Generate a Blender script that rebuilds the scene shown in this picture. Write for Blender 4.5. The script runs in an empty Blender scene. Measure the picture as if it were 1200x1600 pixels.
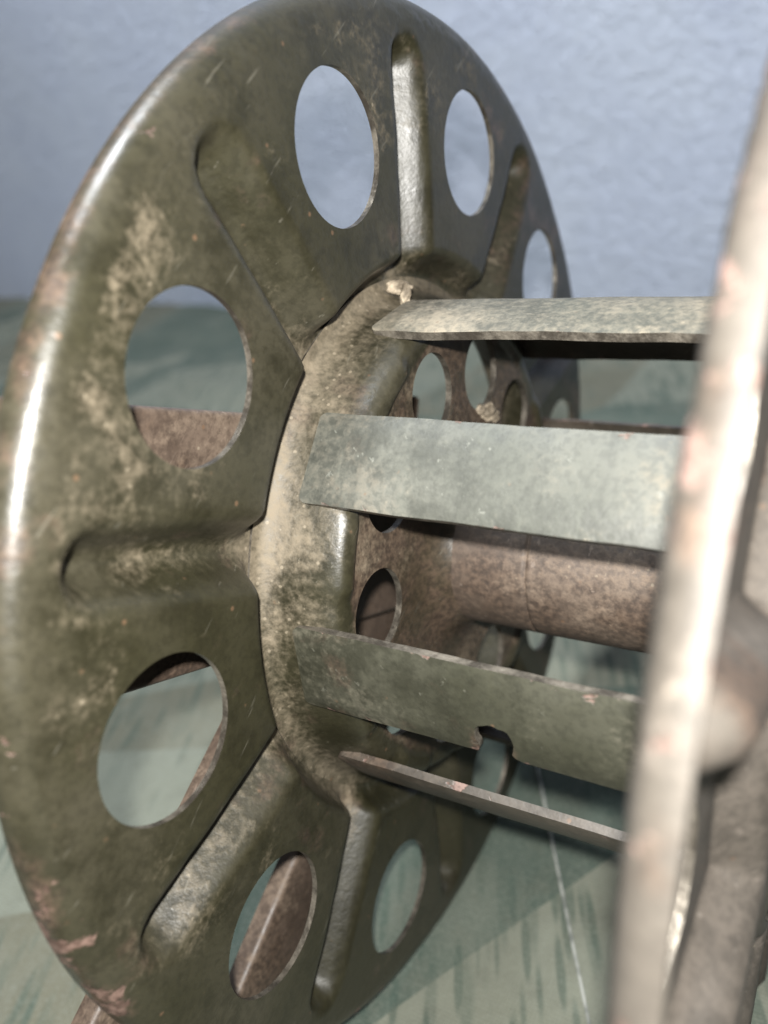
import bpy, bmesh, math, random
import numpy as np
from mathutils import Matrix, Vector, noise
from mathutils.geometry import delaunay_2d_cdt

random.seed(4)
scene = bpy.context.scene
col = scene.collection
R = 0.13                                   # flange radius in metres; reel lengths below are in units of R

# ------------------------------------------------------------------ frames
CU, SU = 1 / math.sqrt(1.25), 0.5 / math.sqrt(1.25)
Uv, Vv = Vector((-SU, CU, 0)), Vector((CU, SU, 0))
def W(p):                                  # reel coordinates (axis = z) -> world metres, cloth at z = 0
    p = Vector(p)
    return Vector((p.z, Vv.dot(p), Uv.dot(p) + 1.0)) * R
ROT = Matrix(((0, 0, 1), (Vv.x, Vv.y, 0), (Uv.x, Uv.y, 0)))
REEL_M = Matrix.Translation(Vector((0, 0, R))) @ ROT.to_4x4()

# ------------------------------------------------------------------ camera
CR = Matrix(((0.50521963, 0.06854892, 0.86026401),
             (-0.05765577, -0.99193204, 0.11290103),
             (0.86106268, -0.106639, -0.4971913)))
CAM = Vector((-1.56241149, 0.23175505, 0.78288519))
FPX = 1316.79
cam_d = bpy.data.cameras.new('camera')
cam = bpy.data.objects.new('camera', cam_d)
col.objects.link(cam)
right, down, fwd = (Vector(CR[i]) for i in range(3))
rw, dw, fw = ROT @ right, ROT @ down, ROT @ fwd
m = Matrix((rw, -dw, -fw)).transposed().to_4x4()
m.translation = W(CAM)
cam.matrix_world = m
cam_d.sensor_fit = 'HORIZONTAL'
cam_d.sensor_width = 36
cam_d.lens = FPX / 1200 * 36
cam_d.clip_start = 0.005
cam_d.clip_end = 100
cam_d.dof.use_dof = True
cam_d.dof.focus_distance = 1.36 * R
cam_d.dof.aperture_fstop = 13.0
scene.camera = cam

# ------------------------------------------------------------------ light: dim even room light + the phone's flash
world = bpy.data.worlds.new('World')
scene.world = world
world.use_nodes = True
bg = world.node_tree.nodes['Background']
bg.inputs[0].default_value = (0.90, 0.95, 1.0, 1)
bg.inputs[1].default_value = 0.17
ld = bpy.data.lights.new('flash', 'POINT')
ld.energy = 6.8
ld.color = (1.0, 0.98, 0.945)
ld.shadow_soft_size = 0.0035
flash = bpy.data.objects.new('flash', ld)
flash.location = W(CAM + right * -0.03 - down * 0.13 - fwd * 0.16)
col.objects.link(flash)
# ceiling lamp of the room, almost straight above the reel
ad = bpy.data.lights.new('room_lamp', 'AREA')
ad.energy = 26.0
ad.color = (0.90, 0.95, 1.0)
ad.size = 0.25
lamp = bpy.data.objects.new('room_lamp', ad)
lamp.location = (-0.20, -0.02, 1.45)
lamp.rotation_euler = (Vector((-0.20, 0.22, 0.0)) - lamp.location).to_track_quat('-Z', 'Y').to_euler()
col.objects.link(lamp)
vs = scene.view_settings
vs.view_transform = 'Standard'
vs.look = 'None'
vs.exposure = 0
vs.gamma = 1
vs.use_curve_mapping = False

# ------------------------------------------------------------------ helpers
def tag(o, label=None, cat=None, group=None, kind=None):
    if label: o['label'] = label
    if cat: o['category'] = cat
    if group: o['group'] = group
    if kind: o['kind'] = kind
    return o

def empty(name, matrix):
    o = bpy.data.objects.new(name, None)
    o.empty_display_size = 0.02
    col.objects.link(o)
    o.matrix_world = matrix
    return o

def mesh_obj(name, verts, faces, mats, parent=None, smooth=True, mat_idx=None, attrs=None, me=None):
    if me is None:
        me = bpy.data.meshes.new(name)
        me.from_pydata([tuple(v) for v in verts], [], faces)
        for mt in (mats if isinstance(mats, (list, tuple)) else [mats]):
            me.materials.append(mt)
        if mat_idx is not None:
            me.polygons.foreach_set('material_index', mat_idx)
        me.polygons.foreach_set('use_smooth', [smooth] * len(me.polygons))
        if attrs:
            for k, vals in attrs.items():
                a = me.attributes.new(k, 'FLOAT', 'POINT')
                a.data.foreach_set('value', vals)
        me.update()
    o = bpy.data.objects.new(name, me)
    col.objects.link(o)
    if parent is not None:
        o.parent = parent
    return o

def sstep(a, b, x):
    t = min(1.0, max(0.0, (x - a) / (b - a)))
    return t * t * (3 - 2 * t)

def n3(x, y, z, s=1.0):
    return noise.noise(Vector((x * s, y * s, z * s)))

# ------------------------------------------------------------------ materials
class NT:
    def __init__(self, name):
        self.m = bpy.data.materials.new(name)
        self.m.use_nodes = True
        self.t = self.m.node_tree
        self.b = self.t.nodes['Principled BSDF']
        tc = self.t.nodes.new('ShaderNodeTexCoord')
        mp = self.t.nodes.new('ShaderNodeMapping')
        mp.inputs['Scale'].default_value = (1 / R,) * 3
        self.t.links.new(tc.outputs['Object'], mp.inputs[0])
        self.co = mp.outputs[0]
    def link(self, a, b): self.t.links.new(a, b)
    def stretch(self, sx, sy, sz, rot=(0, 0, 0)):
        ro = self.t.nodes.new('ShaderNodeMapping')           # turn first, then stretch
        ro.inputs['Rotation'].default_value = rot
        self.link(self.co, ro.inputs[0])
        mp = self.t.nodes.new('ShaderNodeMapping')
        mp.inputs['Scale'].default_value = (sx, sy, sz)
        self.link(ro.outputs[0], mp.inputs[0])
        return mp.outputs[0]
    def noise(self, scale, detail=4, rough=0.55, co=None, dist=0.0):
        n = self.t.nodes.new('ShaderNodeTexNoise')
        n.inputs['Scale'].default_value = scale
        n.inputs['Detail'].default_value = detail
        n.inputs['Roughness'].default_value = rough
        n.inputs['Distortion'].default_value = dist
        self.link(co or self.co, n.inputs['Vector'])
        return n.outputs[0]
    def voro(self, scale, out='Distance', feature='F1', co=None):
        n = self.t.nodes.new('ShaderNodeTexVoronoi')
        n.feature = feature
        n.inputs['Scale'].default_value = scale
        self.link(co or self.co, n.inputs['Vector'])
        return n.outputs[out]
    def ramp(self, fac, lo, hi, a=0.0, b=1.0):
        n = self.t.nodes.new('ShaderNodeMapRange')
        n.interpolation_type = 'SMOOTHSTEP'
        n.inputs['From Min'].default_value = lo
        n.inputs['From Max'].default_value = hi
        n.inputs['To Min'].default_value = a
        n.inputs['To Max'].default_value = b
        self.link(fac, n.inputs['Value'])
        return n.outputs[0]
    def math(self, op, a, b=None, clamp=False):
        n = self.t.nodes.new('ShaderNodeMath')
        n.operation = op
        n.use_clamp = clamp
        for i, v in enumerate((a, b)):
            if v is None: continue
            if isinstance(v, (int, float)): n.inputs[i].default_value = v
            else: self.link(v, n.inputs[i])
        return n.outputs[0]
    def attr(self, name):
        n = self.t.nodes.new('ShaderNodeAttribute')
        n.attribute_name = name
        return n.outputs['Fac']
    def mix(self, fac, a, b):
        n = self.t.nodes.new('ShaderNodeMix')
        n.data_type = 'RGBA'
        for i, v in ((0, fac), (6, a), (7, b)):
            if isinstance(v, (int, float)): n.inputs[i].default_value = v
            elif isinstance(v, tuple): n.inputs[i].default_value = (*v, 1)
            else: self.link(v, n.inputs[i])
        return n.outputs[2]
    def bump(self, h, strength, dist, prev=None):
        n = self.t.nodes.new('ShaderNodeBump')
        n.inputs['Strength'].default_value = strength
        n.inputs['Distance'].default_value = dist
        self.link(h, n.inputs['Height'])
        if prev is not None: self.link(prev, n.inputs['Normal'])
        return n.outputs[0]
    def done(self, color, rough, normal=None, metal=0.0, spec=0.5):
        for k, v in (('Base Color', color), ('Roughness', rough), ('Metallic', metal), ('Specular IOR Level', spec)):
            if isinstance(v, (int, float)): self.b.inputs[k].default_value = v
            elif isinstance(v, tuple): self.b.inputs[k].default_value = (*v, 1)
            else: self.link(v, self.b.inputs[k])
        if normal is not None: self.link(normal, self.b.inputs['Normal'])
        return self.m

def painted_metal(name, paint, paint2, dust_col, dust_bias, rust_bias, chip=0.5, rough=0.42, streak=None):
    """Old sheet steel: worn olive paint, dust film, pinkish primer chips and brown rust bloom."""
    ALB = 0.86
    paint, paint2, dust_col = (tuple(c * ALB for c in q) for q in (paint, paint2, dust_col))
    n = NT(name)
    big, mid, fine = n.noise(2.3, 4), n.noise(11, 5, 0.68), n.noise(85, 2, 0.6)
    base = n.mix(n.ramp(big, 0.38, 0.62), paint, paint2)
    base = n.mix(n.math('MULTIPLY', n.ramp(mid, 0.36, 0.54, 1, 0), 0.6), base, tuple(c * 0.55 for c in paint))
    base = n.mix(n.math('MULTIPLY', n.ramp(fine, 0.56, 0.36), 0.27), base, tuple(c * 0.35 for c in paint))
    # brown rust film
    rf = n.math('ADD', n.ramp(n.noise(6.5, 5, 0.65), 0.42, 0.75), rust_bias)
    rf = n.math('ADD', rf, n.attr('rust'))
    rf = n.math('MULTIPLY', n.ramp(rf, 0.3, 1.0), 0.9)
    rustc = n.mix(n.ramp(fine, 0.3, 0.7), (0.034, 0.024, 0.018), (0.078, 0.053, 0.037))
    base = n.mix(rf, base, rustc)
    # dust, blotchy and broken up by fine grain
    blot = n.noise(5.0, 7, 0.72, dist=0.3)
    d = n.math('ADD', n.math('MULTIPLY', n.ramp(blot, 0.44, 0.74), 0.6), dust_bias)
    d = n.math('ADD', d, n.attr('dust'))
    d = n.math('ADD', d, n.math('MULTIPLY', n.math('SUBTRACT', fine, 0.5), 0.8))
    d = n.math('ADD', d, n.math('MULTIPLY', n.math('SUBTRACT', n.noise(44, 4, 0.75), 0.5), 0.5))
    d = n.math('MULTIPLY', n.ramp(d, 0.22, 1.30), 0.82)
    dcol = n.mix(n.ramp(big, 0.35, 0.65), dust_col, tuple(c * 0.7 for c in dust_col))
    dcol = n.mix(n.ramp(n.noise(60, 3, 0.7), 0.42, 0.70), dcol, tuple(c * 0.74 for c in dust_col))
    base = n.mix(d, base, dcol)
    if streak:
        sk = n.noise(1.0, 4, 0.6, n.stretch(*streak))
        base = n.mix(n.math('MULTIPLY', n.ramp(sk, 0.52, 0.72), 0.35), base, tuple(c * 0.5 for c in paint))
        base = n.mix(n.math('MULTIPLY', n.ramp(sk, 0.44, 0.3), 0.25), base, tuple(min(1, c * 2.0) for c in paint))
    # chips down to pink primer / rust, gathered on edges
    cm = n.noise(15, 4, 0.7, dist=0.3)
    ca = n.math('ADD', cm, n.math('MULTIPLY', n.attr('edge'), 0.16))
    chips = n.ramp(ca, 0.735 - 0.05 * chip, 0.785 - 0.05 * chip)
    chipc = n.mix(n.ramp(fine, 0.35, 0.65), (0.070, 0.040, 0.031), (0.17, 0.108, 0.088))
    base = n.mix(n.math('MULTIPLY', chips, 0.8), base, chipc)
    # specks of pale grit and of orange rust
    vd = n.voro(52)
    spm = n.math('MULTIPLY', n.ramp(vd, 0.11, 0.19, 1, 0), n.ramp(d, 0.06, 0.3))
    base = n.mix(n.math('MULTIPLY', spm, 0.4), base, (0.26, 0.22, 0.16))
    so = n.math('MULTIPLY', n.ramp(n.voro(21), 0.05, 0.11, 1, 0), n.ramp(mid, 0.46, 0.56))
    base = n.mix(n.math('MULTIPLY', so, 0.6), base, (0.12, 0.070, 0.040))
    r = n.math('ADD', n.math('MULTIPLY', d, 0.45), rough)
    r = n.math('SUBTRACT', r, n.math('MULTIPLY', n.attr('edge'), 0.05))
    r = n.math('ADD', r, n.math('MULTIPLY', n.math('SUBTRACT', mid, 0.5), 0.3))
    r = n.math('ADD', r, n.math('MULTIPLY', chips, 0.2), clamp=True)
    sc = n.ramp(n.noise(1.0, 3, 0.65, n.stretch(75, 5, 40, (0.3, 0.2, 0.7))), 0.66, 0.72)
    base = n.mix(n.math('MULTIPLY', sc, 0.30), base, tuple(min(1, 0.05 + c * 2.2) for c in paint2))
    h = n.math('ADD', n.math('MULTIPLY', fine, 0.35), n.math('MULTIPLY', d, 0.2))
    h = n.math('SUBTRACT', h, n.math('MULTIPLY', chips, 0.6))
    nm = n.bump(h, 0.30, 0.0008)
    return n.done(base, r, nm, 0.0, 0.5)

def edge_metal():
    n = NT('worn bare edge')
    c = n.mix(n.ramp(n.noise(18, 5, 0.7), 0.4, 0.65), (0.05, 0.043, 0.034), (0.18, 0.16, 0.13))
    return n.done(c, 0.45, n.bump(n.noise(60, 4), 0.4, 0.001), 0.55)

DUST = (0.285, 0.232, 0.160)
M_FLANGE = painted_metal('olive flange paint', (0.0245, 0.0225, 0.0110), (0.043, 0.0385, 0.0245), DUST, -0.12, -0.20, 0.35, 0.40)
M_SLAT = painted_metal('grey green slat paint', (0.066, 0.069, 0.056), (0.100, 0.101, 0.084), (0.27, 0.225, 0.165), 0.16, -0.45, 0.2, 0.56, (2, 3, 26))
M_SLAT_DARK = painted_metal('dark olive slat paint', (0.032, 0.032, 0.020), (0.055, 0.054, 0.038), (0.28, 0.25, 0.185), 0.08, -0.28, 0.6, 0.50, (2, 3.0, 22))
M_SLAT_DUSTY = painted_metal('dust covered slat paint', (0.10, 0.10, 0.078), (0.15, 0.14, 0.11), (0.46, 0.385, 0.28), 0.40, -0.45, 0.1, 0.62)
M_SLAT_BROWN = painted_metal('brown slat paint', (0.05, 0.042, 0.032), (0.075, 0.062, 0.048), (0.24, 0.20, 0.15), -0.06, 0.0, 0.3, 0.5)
M_TUBE = painted_metal('rusty tube', (0.085, 0.062, 0.046), (0.11, 0.082, 0.062), (0.29, 0.22, 0.16), 0.12, 0.15, 0.0, 0.6)
M_FRAME = painted_metal('rusty frame steel', (0.085, 0.060, 0.045), (0.11, 0.080, 0.060), (0.30, 0.225, 0.16), 0.12, 0.1, 0.2, 0.5)
M_NEAR_LIT = painted_metal('flash paled worn flange paint', (0.058, 0.050, 0.040), (0.082, 0.069, 0.056), (0.215, 0.178, 0.148), 0.0, -0.15, 0.6, 0.66)  # worn flange paint, lightened to imitate overexposure by the close flash
M_EDGE = edge_metal()
M_SEAM = NT('dark seam').done((0.06, 0.045, 0.035), 0.7)

def weld_mat():
    n = NT('dusty weld')
    c = n.mix(n.ramp(n.noise(20, 5, 0.7), 0.4, 0.65), (0.10, 0.08, 0.055), (0.36, 0.30, 0.22))
    return n.done(c, 0.75, n.bump(n.noise(40, 4), 0.6, 0.002))
M_WELD = weld_mat()

def cloth_mat():
    n = NT('faded splinter camouflage')
    mp = n.stretch(1.0, 0.62, 1.0, (0, 0, 0.5))
    cell = n.voro(1.05, 'Color', 'F1', mp)
    sp = n.t.nodes.new('ShaderNodeSeparateColor')
    n.link(cell, sp.inputs[0])
    c = n.mix(n.ramp(sp.outputs[0], 0.58, 0.60), (0.166, 0.175, 0.137), (0.068, 0.090, 0.072))
    c = n.mix(n.ramp(sp.outputs[1], 0.62, 0.64), c, (0.121, 0.117, 0.083))
    c = n.mix(n.math('MULTIPLY', n.ramp(n.noise(2.2, 5, 0.6), 0.42, 0.7), 0.4), c, (0.187, 0.198, 0.161))
    # rain strokes, thin dashes all running one way
    msk = n.ramp(n.noise(1.4, 3), 0.38, 0.50)
    for sx, sy, off, k in ((33, 3.8, 0.0, 0.6), (23, 2.6, 3.3, 0.35)):
        st = n.stretch(sx, sy, 1, (0, 0, -0.42))
        mv = n.t.nodes.new('ShaderNodeMapping'); mv.inputs['Location'].default_value = (off, off, 0)
        n.link(st, mv.inputs[0])
        v = n.voro(1.0, 'Distance', 'F1', mv.outputs[0])
        c = n.mix(n.math('MULTIPLY', n.math('MULTIPLY', n.ramp(v, 0.26, 0.44, 1, 0), msk), k), c, (0.043, 0.069, 0.054))
    c = n.mix(n.math('MULTIPLY', n.ramp(n.noise(9, 6, 0.75), 0.45, 0.75), 0.4), c, (0.085, 0.087, 0.064))
    c = n.mix(n.math('MULTIPLY', n.ramp(n.noise(110, 2, 0.6), 0.4, 0.7), 0.25), c, (0.210, 0.223, 0.187))
    w1 = n.t.nodes.new('ShaderNodeTexWave'); w1.inputs['Scale'].default_value = 34; w1.bands_direction = 'X'
    w2 = n.t.nodes.new('ShaderNodeTexWave'); w2.inputs['Scale'].default_value = 34; w2.bands_direction = 'Y'
    n.link(n.co, w1.inputs[0]); n.link(n.co, w2.inputs[0])
    weave = n.math('ADD', w1.outputs['Fac'], w2.outputs['Fac'])
    nm = n.bump(weave, 0.3, 0.0005)
    nm = n.bump(n.noise(8, 4), 0.3, 0.004, nm)
    n.b.inputs['Sheen Weight'].default_value = 0.1
    return n.done(c, 0.9, nm, 0, 0.2)

def wall_mat():
    n = NT('lavender blue plaster')
    c = n.mix(n.ramp(n.noise(1.3, 5), 0.35, 0.65), (0.66, 0.72, 0.875), (0.70, 0.76, 0.90))
    c = n.mix(n.math('MULTIPLY', n.ramp(n.noise(15, 6, 0.75), 0.58, 0.70), 0.55), c, (0.80, 0.84, 0.92))
    c = n.mix(n.math('MULTIPLY', n.ramp(n.noise(3.2, 5, 0.7), 0.52, 0.72), 0.35), c, (0.58, 0.64, 0.80))
    st = n.stretch(1.0, 1.0, 1.25, (0, 0.5, 0))
    lumps = n.noise(9.0, 7, 0.70, st, 0.3)
    nm = n.bump(n.noise(30, 5, 0.7, st), 0.6, 0.005)
    nm = n.bump(lumps, 0.7, 0.009, nm)
    return n.done(c, 0.45, nm, 0, 0.4)

# ------------------------------------------------------------------ the setting: wall and cloth
def build_wall():
    a, b = Vector((-8.711, 5.2174, 0)), Vector((-0.692, 4.2408, 0))
    d = (b - a).normalized()
    nx, nz = 90, 60
    vv, ff = [], []
    for j in range(nz + 1):
        for i in range(nx + 1):
            p = a + d * (-7 + 28 * i / nx)
            h = -0.4 + 10 * j / nz
            off = 0.03 * n3(p.x, p.y, h, 0.9)
            vv.append(Vector((p.x - d.y * off, p.y + d.x * off, h)) * R)
    for j in range(nz):
        for i in range(nx):
            q = j * (nx + 1) + i
            ff.append((q, q + 1, q + nx + 2, q + nx + 1))
    o = mesh_obj('wall', vv, ff, wall_mat())
    tag(o, 'lumpy lavender blue plastered wall behind the reel', 'wall', kind='structure')
build_wall()

def cloth_z(x, y):
    z = 0.020 * n3(x, y, 3.1, 0.8) + 0.010 * n3(x, y, 7.7, 2.1) + 0.004 * n3(x, y, 1.7, 6)
    z += 0.02 * max(0, 1 - abs(y + 0.3 * x - 1.9) / 0.18) ** 2
    far = sstep(2.2, 4.0, y)
    return z * (1 + 1.5 * far) - 0.012

def build_cloth():
    nx, ny = 220, 130
    x0, x1, y0, y1 = -14.0, 7.0, -4.5, 6.0
    vv, ff = [], []
    for j in range(ny + 1):
        for i in range(nx + 1):
            x, y = x0 + (x1 - x0) * i / nx, y0 + (y1 - y0) * j / ny
            vv.append((x * R, y * R, cloth_z(x, y) * R))
    for j in range(ny):
        for i in range(nx):
            q = j * (nx + 1) + i
            ff.append((q, q + 1, q + nx + 2, q + nx + 1))
    o = mesh_obj('camouflage_cloth', vv, ff, cloth_mat())
    tag(o, 'faded green and tan splinter camouflage cloth spread under the reel', 'cloth')
    pts = [(-0.16, 0.72), (0.027, 0.335), (0.186, 0.046), (0.312, -0.182), (0.396, -0.333), (0.62, -0.75)]
    c = []
    for k in range(len(pts) - 1):
        for t in range(12):
            u = t / 12
            x, y = pts[k][0] * (1 - u) + pts[k + 1][0] * u, pts[k][1] * (1 - u) + pts[k + 1][1] * u
            c.append(Vector((x, y, cloth_z(x, y) + 0.006)) * R)
    v2, f2 = tube_mesh(c, 0.0045 * R, 6)
    mt = NT('pale thread')
    mt.done(mt.mix(mt.ramp(mt.noise(16, 3), 0.4, 0.6), (0.16, 0.17, 0.155), (0.34, 0.35, 0.32)), 0.85)
    mesh_obj('seam_thread', v2, f2, mt.m, o)

def tube_mesh(pts, rad, seg=8, caps=True):
    vv, ff = [], []
    for i, p in enumerate(pts):
        t = (pts[min(i + 1, len(pts) - 1)] - pts[max(i - 1, 0)]).normalized()
        a = t.orthogonal().normalized() if i == 0 else (pa - t * pa.dot(t)).normalized()
        pa = a
        b = t.cross(a)
        r = rad[i] if isinstance(rad, (list, tuple)) else rad
        for k in range(seg):
            w = 2 * math.pi * k / seg
            vv.append(p + (a * math.cos(w) + b * math.sin(w)) * r)
    for i in range(len(pts) - 1):
        for k in range(seg):
            q, q2 = i * seg + k, i * seg + (k + 1) % seg
            ff.append((q, q2, q2 + seg, q + seg))
    if caps:
        ff.append(tuple(range(seg))[::-1])
        ff.append(tuple(range(len(vv) - seg, len(vv))))
    return vv, ff
build_cloth()

# ------------------------------------------------------------------ the reel
L = 0.659                                   # distance between the two flanges' inner faces
NH = 10
A0 = 159.73                                 # angle of one hole
HOLE_R, HOLE_S = 0.7795, 0.118
IN_R, IN_S = 0.343, 0.076
SEC = 2 * math.pi / NH

def cdt_sector(s_list, nth, hole_r, hole_s, nseg):
    """Triangulated 36 degree sector in the (s, theta) plane with a round hole in its middle."""
    pts, edges, faces_loop = [], [], []
    idx = {}
    half = SEC / 2
    for i, s in enumerate(s_list):
        for j in range(nth + 1):
            t = -half + SEC * j / nth
            x, y = s * math.cos(t), s * math.sin(t)
            if math.hypot(x - hole_r, y) < hole_s * 1.16: continue
            idx[(i, j)] = len(pts); pts.append(Vector((x, y)))
    ni = len(s_list) - 1
    bl = [idx[(i, 0)] for i in range(ni + 1)] + [idx[(ni, j)] for j in range(1, nth + 1)] + \
         [idx[(i, nth)] for i in range(ni - 1, -1, -1)] + [idx[(0, j)] for j in range(nth - 1, 0, -1)]
    edges += [(bl[k], bl[(k + 1) % len(bl)]) for k in range(len(bl))]
    for f in (1.0, 1.05, 1.11):
        st = len(pts)
        for k in range(nseg):
            w = 2 * math.pi * k / nseg
            pts.append(Vector((hole_r + hole_s * f * math.cos(w), hole_s * f * math.sin(w))))
        if f == 1.0:
            edges += [(st + k, st + (k + 1) % nseg) for k in range(nseg)]
    v, e, f, ov, oe, of = delaunay_2d_cdt(pts, edges, [], 1, 1e-7)
    tris = []
    for t in f:
        c = sum((v[k] for k in t), Vector((0, 0))) / len(t)
        if all(math.hypot(v[k].x - hole_r, v[k].y) < hole_s * 1.002 for k in t): continue
        tris.append(tuple(t))
    return v, tris

def sheet(name, s_list, nth, hole_r, hole_s, nseg, mapf, thick, attrf):
    """Ten sectors welded into one ring, mapped to 3D, given thickness; separate side walls with a bare-metal edge."""
    v, tris = cdt_sector(s_list, nth, hole_r, hole_s, nseg)
    P, T = [], []
    key = {}
    for k in range(NH):
        a = math.radians(A0) + k * SEC
        ca, sa = math.cos(a), math.sin(a)
        loc = []
        for p in v:
            x, y = p.x * ca - p.y * sa, p.x * sa + p.y * ca
            kk = (round(x * 2e4), round(y * 2e4))
            if kk not in key:
                key[kk] = len(P); P.append((x, y))
            loc.append(key[kk])
        for t in tris:
            q = (loc[t[0]], loc[t[1]], loc[t[2]])
            if len(set(q)) == 3: T.append(q)
    top = np.array([mapf(x, y) for x, y in P])
    T = np.array(T)
    # make orientation face +z
    p2 = np.array(P)
    cr = (p2[T[:, 1], 0] - p2[T[:, 0], 0]) * (p2[T[:, 2], 1] - p2[T[:, 0], 1]) - (p2[T[:, 1], 1] - p2[T[:, 0], 1]) * (p2[T[:, 2], 0] - p2[T[:, 0], 0])
    T[cr < 0] = T[cr < 0][:, ::-1]
    fn = np.cross(top[T[:, 1]] - top[T[:, 0]], top[T[:, 2]] - top[T[:, 0]])
    vn = np.zeros_like(top)
    for c in range(3): np.add.at(vn, T[:, c], fn)
    vn /= np.linalg.norm(vn, axis=1)[:, None] + 1e-12
    bot = top - vn * thick
    ecount = {}
    for t in T.tolist():
        for i in range(3):
            e = (t[i], t[(i + 1) % 3])
            ecount[e] = 1
    bnd = [e for e in ecount if (e[1], e[0]) not in ecount]
    nv = len(top)
    verts = np.concatenate([top, bot])
    faces = T.tolist() + (T[:, ::-1] + nv).tolist()
    mi = [0] * len(faces)
    at = np.array([attrf(x, y) for x, y in P])
    at2 = np.concatenate([at, at])
    extra, ea, mp = [], [], {}
    def ev(i, layer):
        if (i, layer) not in mp:
            mp[(i, layer)] = 2 * nv + len(extra)
            extra.append(top[i] if layer == 0 else bot[i]); ea.append(at[i])
        return mp[(i, layer)]
    for a, b in bnd:
        faces.append([ev(b, 0), ev(a, 0), ev(a, 1), ev(b, 1)]); mi.append(1)
    verts = np.concatenate([verts, np.array(extra)]) * R
    at2 = np.concatenate([at2, np.array(ea)])
    me = mesh_obj(name, verts.tolist(), faces, [M_FLANGE, M_EDGE], None, True, mi,
                  {'dust': at2[:, 0].tolist(), 'rust': at2[:, 1].tolist(), 'edge': at2[:, 2].tolist()})
    return me

GD = 0.060
def groove(x, y):
    r, t = math.hypot(x, y), math.atan2(y, x)
    dt = (t - math.radians(A0) - SEC / 2) % SEC
    if dt > SEC / 2: dt -= SEC
    u, v = r * math.cos(dt), r * math.sin(dt)
    ue = 0.880
    d = abs(v) if u < ue else math.hypot(v, u - ue)
    w1 = 0.066 - 0.008 * sstep(0.55, 0.9, r)
    return 1 - sstep(0.002, w1, d)

RB, RHO = 0.962, 0.038
def flange_map(x, y):
    s, t = math.hypot(x, y), math.atan2(y, x)
    wob = 0.0035 * n3(x, y, 0.3, 2.2)
    if s <= RB:
        g = groove(x, y)
        tr = 1 - sstep(0.528, 0.576, s)
        z = -GD * (1 - (1 - g) * (1 - tr)) + wob
        # sheet crowns very slightly between the grooves
        z += 0.006 * math.cos((s - 0.77) / 0.2 * 1.3) * (1 - g) * (1 - tr)
        r = s
    else:
        a = (s - RB) / RHO
        if a < math.pi / 2:
            r, z = RB + RHO * math.sin(a), -RHO * (1 - math.cos(a))
        else:
            r, z = RB + RHO, -RHO - (s - RB - RHO * math.pi / 2)
        z += wob + 0.0025 * n3(x, y, 5, 3)
        r += 0.004 * n3(x, y, 9, 2.5)
    return (r * math.cos(t), r * math.sin(t), z)

def flange_attr(x, y):
    s, t = math.hypot(x, y), math.atan2(y, x)
    g = groove(x, y)
    tr = 1 - sstep(0.515, 0.60, s)
    up = 0.5 + 0.5 * math.cos(t - math.radians(133))       # dust lies thickest on the upper camera-side quarter
    n = n3(x, y, 2, 3.0)
    dust = 0.50 * tr + (0.30 + 0.12 * sstep(-0.2, 0.9, math.cos(t - math.radians(235)))) * g * (1 - sstep(0.60, 0.93, s)) + 0.33 * sstep(0.45, 0.98, up) * sstep(0.60, 0.88, s) * (0.75 + 0.8 * n) * (1 - 0.5 * g)  # groove dust, strengthened most in the lower grooves to imitate their lit walls
    dust -= 0.60 * sstep(0.940, 0.980, s)
    dust += 0.10 * (n - 0.1)
    dust -= 0.12 * (1 - sstep(0.1, 0.5, up))
    away = sstep(-0.1, 0.95, math.cos(t - math.radians(15)))
    rust = 0.55 * sstep(0.965, 1.01, s) * (0.8 + n) + 0.5 * away * (0.9 + 0.6 * n)
    rust += 0.25 * tr * (0.3 + n)
    low = sstep(0.75, 0.98, math.cos(t - math.radians(212)))
    dust += 0.12 * low * (0.5 + n)
    edge = sstep(0.93, 0.985, s) * (0.60 + 0.9 * n + 0.25 * low) * (1 - 0.6 * sstep(0.7, 0.98, up)) - 0.35 * g * (1 - sstep(0.93, 0.97, s))
    return (dust, rust, edge)

HUB = [(0.150, 0.125), (0.162, 0.106), (0.185, 0.086), (0.22, 0.078), (0.30, 0.076), (0.415, 0.075), (0.432, 0.0755), (0.446, 0.0755),
       (0.459, 0.072), (0.469, 0.063), (0.475, 0.045), (0.480, 0.015), (0.486, -0.015), (0.495, -0.040), (0.507, -0.0525), (0.53, -0.0560)]
def hub_z(r):
    for (a, za), (b, zb) in zip(HUB, HUB[1:]):
        if r <= b:
            return za + (zb - za) * (r - a) / (b - a)
    return HUB[-1][1]
def hub_map(x, y):
    r = math.hypot(x, y)
    z = (hub_z(r - 0.004) + hub_z(r) * 2 + hub_z(r + 0.004)) / 4
    dt = (math.atan2(y, x) - math.radians(A0) - SEC / 2) % SEC
    if dt > SEC / 2: dt -= SEC
    b = 1 - sstep(math.radians(6.5), math.radians(11), abs(dt))     # pressed boss between the slats
    k = sstep(0.420, 0.440, r) * (1 - sstep(0.462, 0.492, r))
    z += 0.011 * b * k
    return (x, y, z + 0.002 * n3(x, y, 0.3, 3.2))
def hub_attr(x, y):
    r = math.hypot(x, y)
    n = n3(x, y, 8, 4.0)
    wall = sstep(0.462, 0.49, r)
    inner = 1 - sstep(0.415, 0.448, r)
    crest = max(0, 1 - abs(r - 0.456) / 0.028)
    foot = sstep(0.482, 0.50, r)
    t = math.atan2(y, x)
    up = sstep(-0.1, 0.9, math.cos(t - math.radians(128)))
    dust = 0.26 * wall + 0.34 * foot + 0.42 * inner * (0.9 + n) + 0.14 * n * wall + 0.30 * up * sstep(0.44, 0.475, r)
    rust = 0.85 * inner + 0.12 * wall - 0.2 * crest
    return (dust, rust, 0.1 * wall)

reel = empty('cable_reel', REEL_M)
tag(reel, 'old olive metal cable reel with holed flanges and flat slats', 'cable reel')

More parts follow.
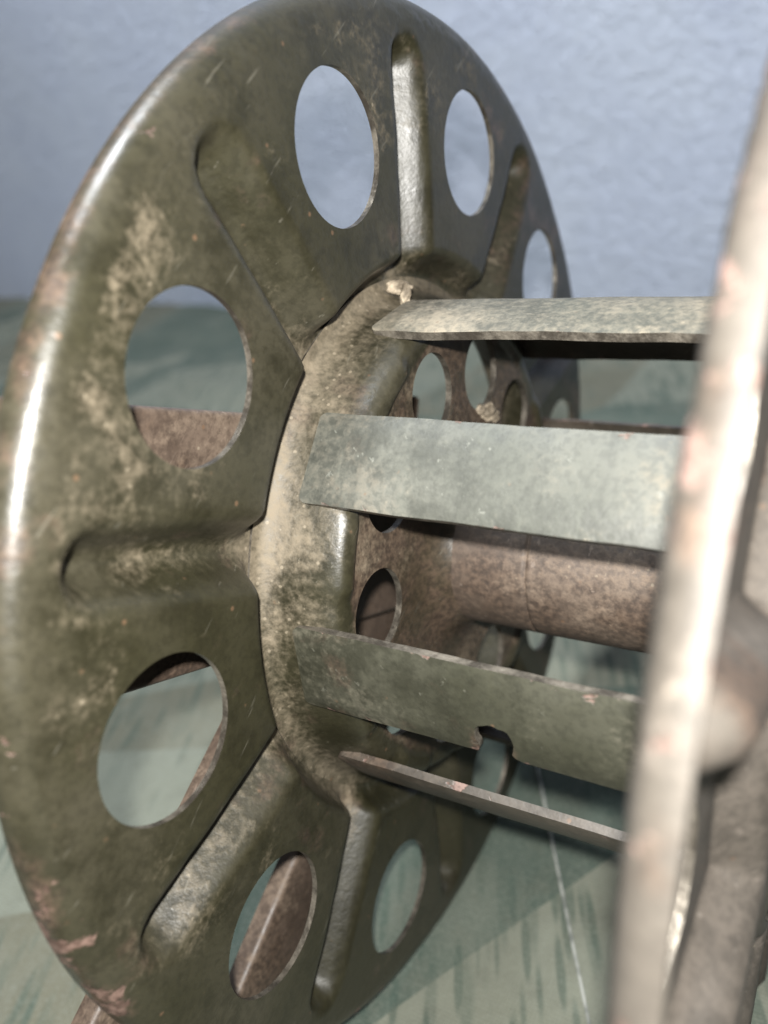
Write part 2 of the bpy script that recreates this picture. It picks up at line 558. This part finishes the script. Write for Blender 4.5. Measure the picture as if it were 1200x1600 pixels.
s_list = [0.52 + 0.0075 * i for i in range(11)] + [0.61 + 0.0135 * i for i in range(25)] + [0.943, 0.953, 0.962] + \
         [0.962 + 0.0068 * i for i in range(1, 9)] + [1.0217, 1.028]
f1 = sheet('flange', s_list, 44, HOLE_R, HOLE_S, 96, flange_map, 0.010, flange_attr)
f1.parent = reel
tag(f1, 'olive flange with ten round holes and pressed grooves, dusty at the hub')
h_list = [0.150, 0.154, 0.160, 0.168, 0.178, 0.19] + [0.205 + 0.016 * i for i in range(13)] + [0.409 + 0.0055 * i for i in range(22)]
h1 = sheet('hub', h_list, 30, IN_R, IN_S, 64, hub_map, 0.012, hub_attr)
h1.parent = f1
FL2 = Matrix.Translation(Vector((0, 0, L * R))) @ Matrix.Rotation(math.radians(1.5), 4, 'X') @ Matrix.Rotation(math.radians(-3.3), 4, 'Z') @ Matrix.Rotation(math.pi, 4, 'Y')
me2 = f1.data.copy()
me2.materials[0] = M_NEAR_LIT
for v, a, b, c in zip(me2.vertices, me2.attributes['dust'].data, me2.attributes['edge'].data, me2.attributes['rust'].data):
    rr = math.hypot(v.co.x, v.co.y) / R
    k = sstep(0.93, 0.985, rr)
    a.value += 0.92 * k - 0.12  # rim wear plus extra dust colour standing in for flash glare
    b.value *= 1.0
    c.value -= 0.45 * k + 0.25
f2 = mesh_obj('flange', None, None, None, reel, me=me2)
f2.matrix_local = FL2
tag(f2, 'worn flange nearest the camera, coloured paler to imitate flash glare, seen almost edge on')
h2 = mesh_obj('hub', None, None, None, f2, me=h1.data)

# slats --------------------------------------------------------------
def slat_mesh(name, dist, w, z0, z1, th, mat, notch=None, seed=0, bow=0.005):
    """Flat bar along the axis; x = outward, y = tangential, z = axis; optional keyhole notch in the +y edge."""
    out = []
    rc = 0.012
    def corner(cy, cz, a0):
        return [(cy + rc * math.cos(math.radians(a0 + 90 * k / 6)), cz + rc * math.sin(math.radians(a0 + 90 * k / 6))) for k in range(7)]
    out += corner(w - rc, z0 + rc, 270)
    if notch:
        zc, nr, dep = notch
        zs = np.linspace(z0 + rc, zc - nr * 1.0, 14)[1:]
        out += [(w, z) for z in zs]
        cy = w - dep + nr
        out += [(w - 0.006, zc - nr * 0.84), (cy + nr * 0.5, zc - nr * 0.86)]
        for k in range(15):
            ang = math.radians(-70 + (-220) * k / 14 + 0)
            out.append((cy + nr * math.cos(ang) * 1.0, zc + nr * math.sin(ang)))
        out += [(cy + nr * 0.55, zc + nr * 0.86), (w - 0.010, zc + nr * 1.0)]
        out += [(w, z) for z in np.linspace(zc + nr * 1.35, z1 - rc, 12)[:-1]]
    else:
        out += [(w, z) for z in np.linspace(z0 + rc, z1 - rc, 24)[1:-1]]
    out += corner(w - rc, z1 - rc, 0)
    out += corner(-w + rc, z1 - rc, 90)
    out += [(-w, z) for z in np.linspace(z1 - rc, z0 + rc, 24)[1:-1]]
    out += corner(-w + rc, z0 + rc, 180)
    out = [(y + 0.0022 * n3(y, z, seed, 14) + (0.008 * n3(y, z, seed + 5, 55) if notch and abs(z - notch[0]) < 0.05 and y > 0 else 0), z) for y, z in out]
    pts = [Vector(p) for p in out]
    pts = [p for i, p in enumerate(pts) if (p - pts[i - 1]).length > 1e-5]
    nb = len(pts)
    edges = [(i, (i + 1) % nb) for i in range(nb)]
    for i in range(1, 9):
        for j in range(1, 40):
            y, z = -w + 2 * w * i / 9, z0 + (z1 - z0) * j / 40
            if notch and y > w - notch[2] - 0.012 and abs(z - notch[0]) < notch[1] * 1.5: continue
            pts.append(Vector((y, z)))
    v, e, f, ov, oe, of = delaunay_2d_cdt(pts, edges, [], 1, 1e-7)
    def px(y, z, side):
        x = dist - bow * (y / w) ** 2 + 0.0025 * n3(y * 2, z, seed, 5) - 0.004 * (y / w) ** 8
        return x - (th if side else 0)
    nv = len(v)
    verts = [(px(p.x, p.y, 0), p.x, p.y) for p in v] + [(px(p.x, p.y, 1), p.x, p.y) for p in v]
    faces = []
    for t in f:
        t = list(t)
        a, b, c = (v[k] for k in t[:3])
        if (b - a).cross(c - a) < 0: t.reverse()
        faces.append(t); faces.append([k + nv for k in reversed(t)])
    cnt = {}
    for t in faces[::2]:
        for i in range(len(t)): cnt[(t[i], t[(i + 1) % len(t)])] = 1
    mi = [0] * len(faces)
    extra = []; mp = {}
    def ev(i):
        if i not in mp:
            mp[i] = 2 * nv + len(extra); extra.append(verts[i])
        return mp[i]
    for (a, b) in list(cnt):
        if (b, a) not in cnt:
            faces.append([ev(b), ev(a), ev(a + nv), ev(b + nv)]); mi.append(1)
    verts = verts + extra
    def at(p):
        ed = sstep(0.75, 1.0, abs(p[1]) / w)
        nn = 0
        if notch:
            nn = 1 - sstep(0.03, 0.055, math.hypot(p[1] - w + 0.015, p[2] - notch[0]))
        end = 1 - sstep(z0 + 0.02, z0 + 0.09, p[2])
        return 0.22 * end + 0.05 * ed, 0.12 * ed + 0.8 * nn, 0.95 * ed * ed + 1.1 * nn
    A = [at(p) for p in verts]
    o = mesh_obj(name, [Vector(p) * R for p in verts], faces, [mat, mat if mat is M_SLAT_BROWN else M_EDGE], reel, True, mi,
                 {'dust': [a[0] for a in A], 'rust': [a[1] for a in A], 'edge': [a[2] for a in A]})
    return o

M_EDGE_D = M_EDGE
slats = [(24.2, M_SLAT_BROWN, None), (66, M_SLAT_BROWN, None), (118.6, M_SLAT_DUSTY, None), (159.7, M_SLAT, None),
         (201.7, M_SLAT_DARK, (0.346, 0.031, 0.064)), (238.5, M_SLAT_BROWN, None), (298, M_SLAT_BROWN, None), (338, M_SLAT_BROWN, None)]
lab = {118.6: 'dust covered upper slat', 159.7: 'broad grey green slat', 201.7: 'dark olive slat with a rusty notch in its lower edge',
       238.5: 'brown slat seen on edge'}
for i, (a, mt, nt) in enumerate(slats):
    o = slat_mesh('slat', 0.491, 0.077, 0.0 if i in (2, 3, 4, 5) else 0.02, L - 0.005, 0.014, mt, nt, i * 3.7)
    o.rotation_euler = (0, 0, math.radians(a))
    if a in lab: o['label'] = lab[a]

# axle tube --------------------------------------------------------------
def axle():
    prof = []
    z0, z1, r = 0.085, L - 0.085, 0.1535
    n = 60
    vv, ff = [], []
    seg = 72
    zs = sorted([z0 + (z1 - z0) * i / n for i in range(n + 1)] + [0.262, 0.264, 0.266, 0.268])
    for z in zs:
        rr = r
        if abs(z - 0.265) < 0.0016: rr = r - 0.0035
        for k in range(seg):
            w = 2 * math.pi * k / seg
            q = rr + 0.0012 * n3(math.cos(w), math.sin(w), z * 4, 3)
            vv.append(Vector((q * math.cos(w), q * math.sin(w), z)) * R)
    for i in range(len(zs) - 1):
        for k in range(seg):
            a, b = i * seg + k, i * seg + (k + 1) % seg
            ff.append((a, b, b + seg, a + seg))
    o = mesh_obj('axle_tube', vv, ff, M_TUBE, reel, attrs={'dust': [0.1] * len(vv), 'rust': [0.35] * len(vv), 'edge': [0.0] * len(vv)})
    tag(o, 'rusty brown central tube')
axle()

# weld beads ---------------------------------------------------------------
def blob(name, p, size, parent, seed, mat=M_WELD):
    bm = bmesh.new()
    bmesh.ops.create_icosphere(bm, subdivisions=4, radius=1.0)
    for v in bm.verts:
        d = v.co.copy()
        k = 1 + 0.40 * noise.noise(d * 1.3 + Vector((seed, 0, 0))) + 0.10 * noise.noise(d * 5.0 + Vector((0, seed, 0)))
        v.co = Vector((d.x * size[0], d.y * size[1], d.z * size[2])) * k * R
    me = bpy.data.meshes.new(name)
    bm.to_mesh(me); bm.free()
    me.materials.append(mat)
    for pl in me.polygons: pl.use_smooth = True
    o = bpy.data.objects.new(name, me)
    col.objects.link(o)
    o.parent = parent
    o.location = Vector(p) * R
    return o

def polar(r, a, z): return (r * math.cos(math.radians(a)), r * math.sin(math.radians(a)), z)
blob('weld_bead', polar(0.512, 110.0, -0.02), (0.012, 0.012, 0.026), f1, 1.0)
blob('weld_bead', polar(0.500, 111.5, 0.0), (0.008, 0.022, 0.010), f1, 4.0)
for a, z, s in ((80, 0.082, 0.022), (74, 0.083, 0.016), (86, 0.08, 0.014)):
    blob('weld_bead', polar(0.27, a, z), (s, s * 0.8, s * 0.7), f1, a)

# ------------------------------------------------------------------ carrier frame behind the left flange
frame = empty('carrier_frame', REEL_M)
tag(frame, 'rusty brown steel carrier frame standing behind the holed flange', 'frame')

def channel(name, p0, p1, width, depth, th, ztop, parent, mat, bevel=0.012):
    """Rounded-edge bar from p0 to p1 (reel x, y), front face at z = ztop, going back by depth."""
    p0, p1 = Vector((*p0, 0)), Vector((*p1, 0))
    d = (p1 - p0).normalized(); s = Vector((-d.y, d.x, 0)); ln = (p1 - p0).length
    sec = []
    h = width / 2
    for cx, cz, a0 in ((h - bevel, -bevel, 0), (-h + bevel, -bevel, 90)):
        for k in range(5):
            a = math.radians(a0 + 90 * k / 4)
            sec.append((cx + bevel * math.cos(a), cz + bevel * math.sin(a)))
    sec += [(-h, -depth), (-h + th, -depth), (-h + th, -th - bevel), (-h + th + bevel, -th), (h - th - bevel, -th), (h - th, -th - bevel), (h - th, -depth), (h, -depth)]
    n = 24
    vv, ff = [], []
    for i in range(n + 1):
        c = p0 + d * (ln * i / n)
        for a, b in sec:
            q = c + s * a
            vv.append(Vector((q.x, q.y, ztop + b + 0.003 * n3(q.x, q.y, 2, 3))) * R)
    m_ = len(sec)
    for i in range(n):
        for k in range(m_):
            a, b = i * m_ + k, i * m_ + (k + 1) % m_
            ff.append((a, b, b + m_, a + m_))
    ff.append(tuple(range(m_))[::-1]); ff.append(tuple(range(n * m_, n * m_ + m_)))
    nv = len(vv)
    o = mesh_obj(name, vv, ff, mat, parent, attrs={'dust': [0.12] * nv, 'rust': [0.2] * nv, 'edge': [0.3] * nv})
    bm = bmesh.new(); bm.from_mesh(o.data); bmesh.ops.recalc_face_normals(bm, faces=bm.faces); bm.to_mesh(o.data); bm.free()
    for e in o.data.edges: pass
    o.data.set_sharp_from_angle(angle=math.radians(40))
    return o

channel('crossbar', (-1.15, 0.0125), (0.42, 0.0125), 0.435, 0.16, 0.02, -0.15, frame, M_FRAME)
channel('bearing_plate', (-0.36, -0.35), (0.30, -0.35), 0.28, 0.03, 0.012, -0.20, frame, M_FRAME)
d = Vector((-0.63, -0.777))
def leg_pts(off):                             # off = signed distance of the bar's middle from the reel axis
    nrm = Vector((-0.777, 0.63))
    a = nrm * off - d * (-0.22)
    # run down to the cloth
    b = a.copy()
    while (Uv.x * b.x + Uv.y * b.y) > -1.0: b = b + d * 0.01
    return (a.x, a.y), (b.x, b.y)
for off in (0.022, -0.355):
    p0, p1 = leg_pts(off)
    channel('leg', p0, p1, 0.17, 0.04, 0.014, -0.155, frame, M_FRAME)
for bx, by in ((0.17, 0.255), (-0.25, 0.255)):
    bm = bmesh.new()
    bmesh.ops.create_cone(bm, cap_ends=True, segments=6, radius1=0.042 * R, radius2=0.042 * R, depth=0.08 * R)
    bmesh.ops.bevel(bm, geom=bm.edges[:], offset=0.005 * R, segments=2, affect='EDGES')
    me = bpy.data.meshes.new('bolt'); bm.to_mesh(me); bm.free(); me.materials.append(M_FRAME)
    o = bpy.data.objects.new('bolt', me); col.objects.link(o); o.parent = frame
    o.location = Vector((bx, by, -0.19)) * R
    o.rotation_euler = (math.radians(90), 0.3, 0)
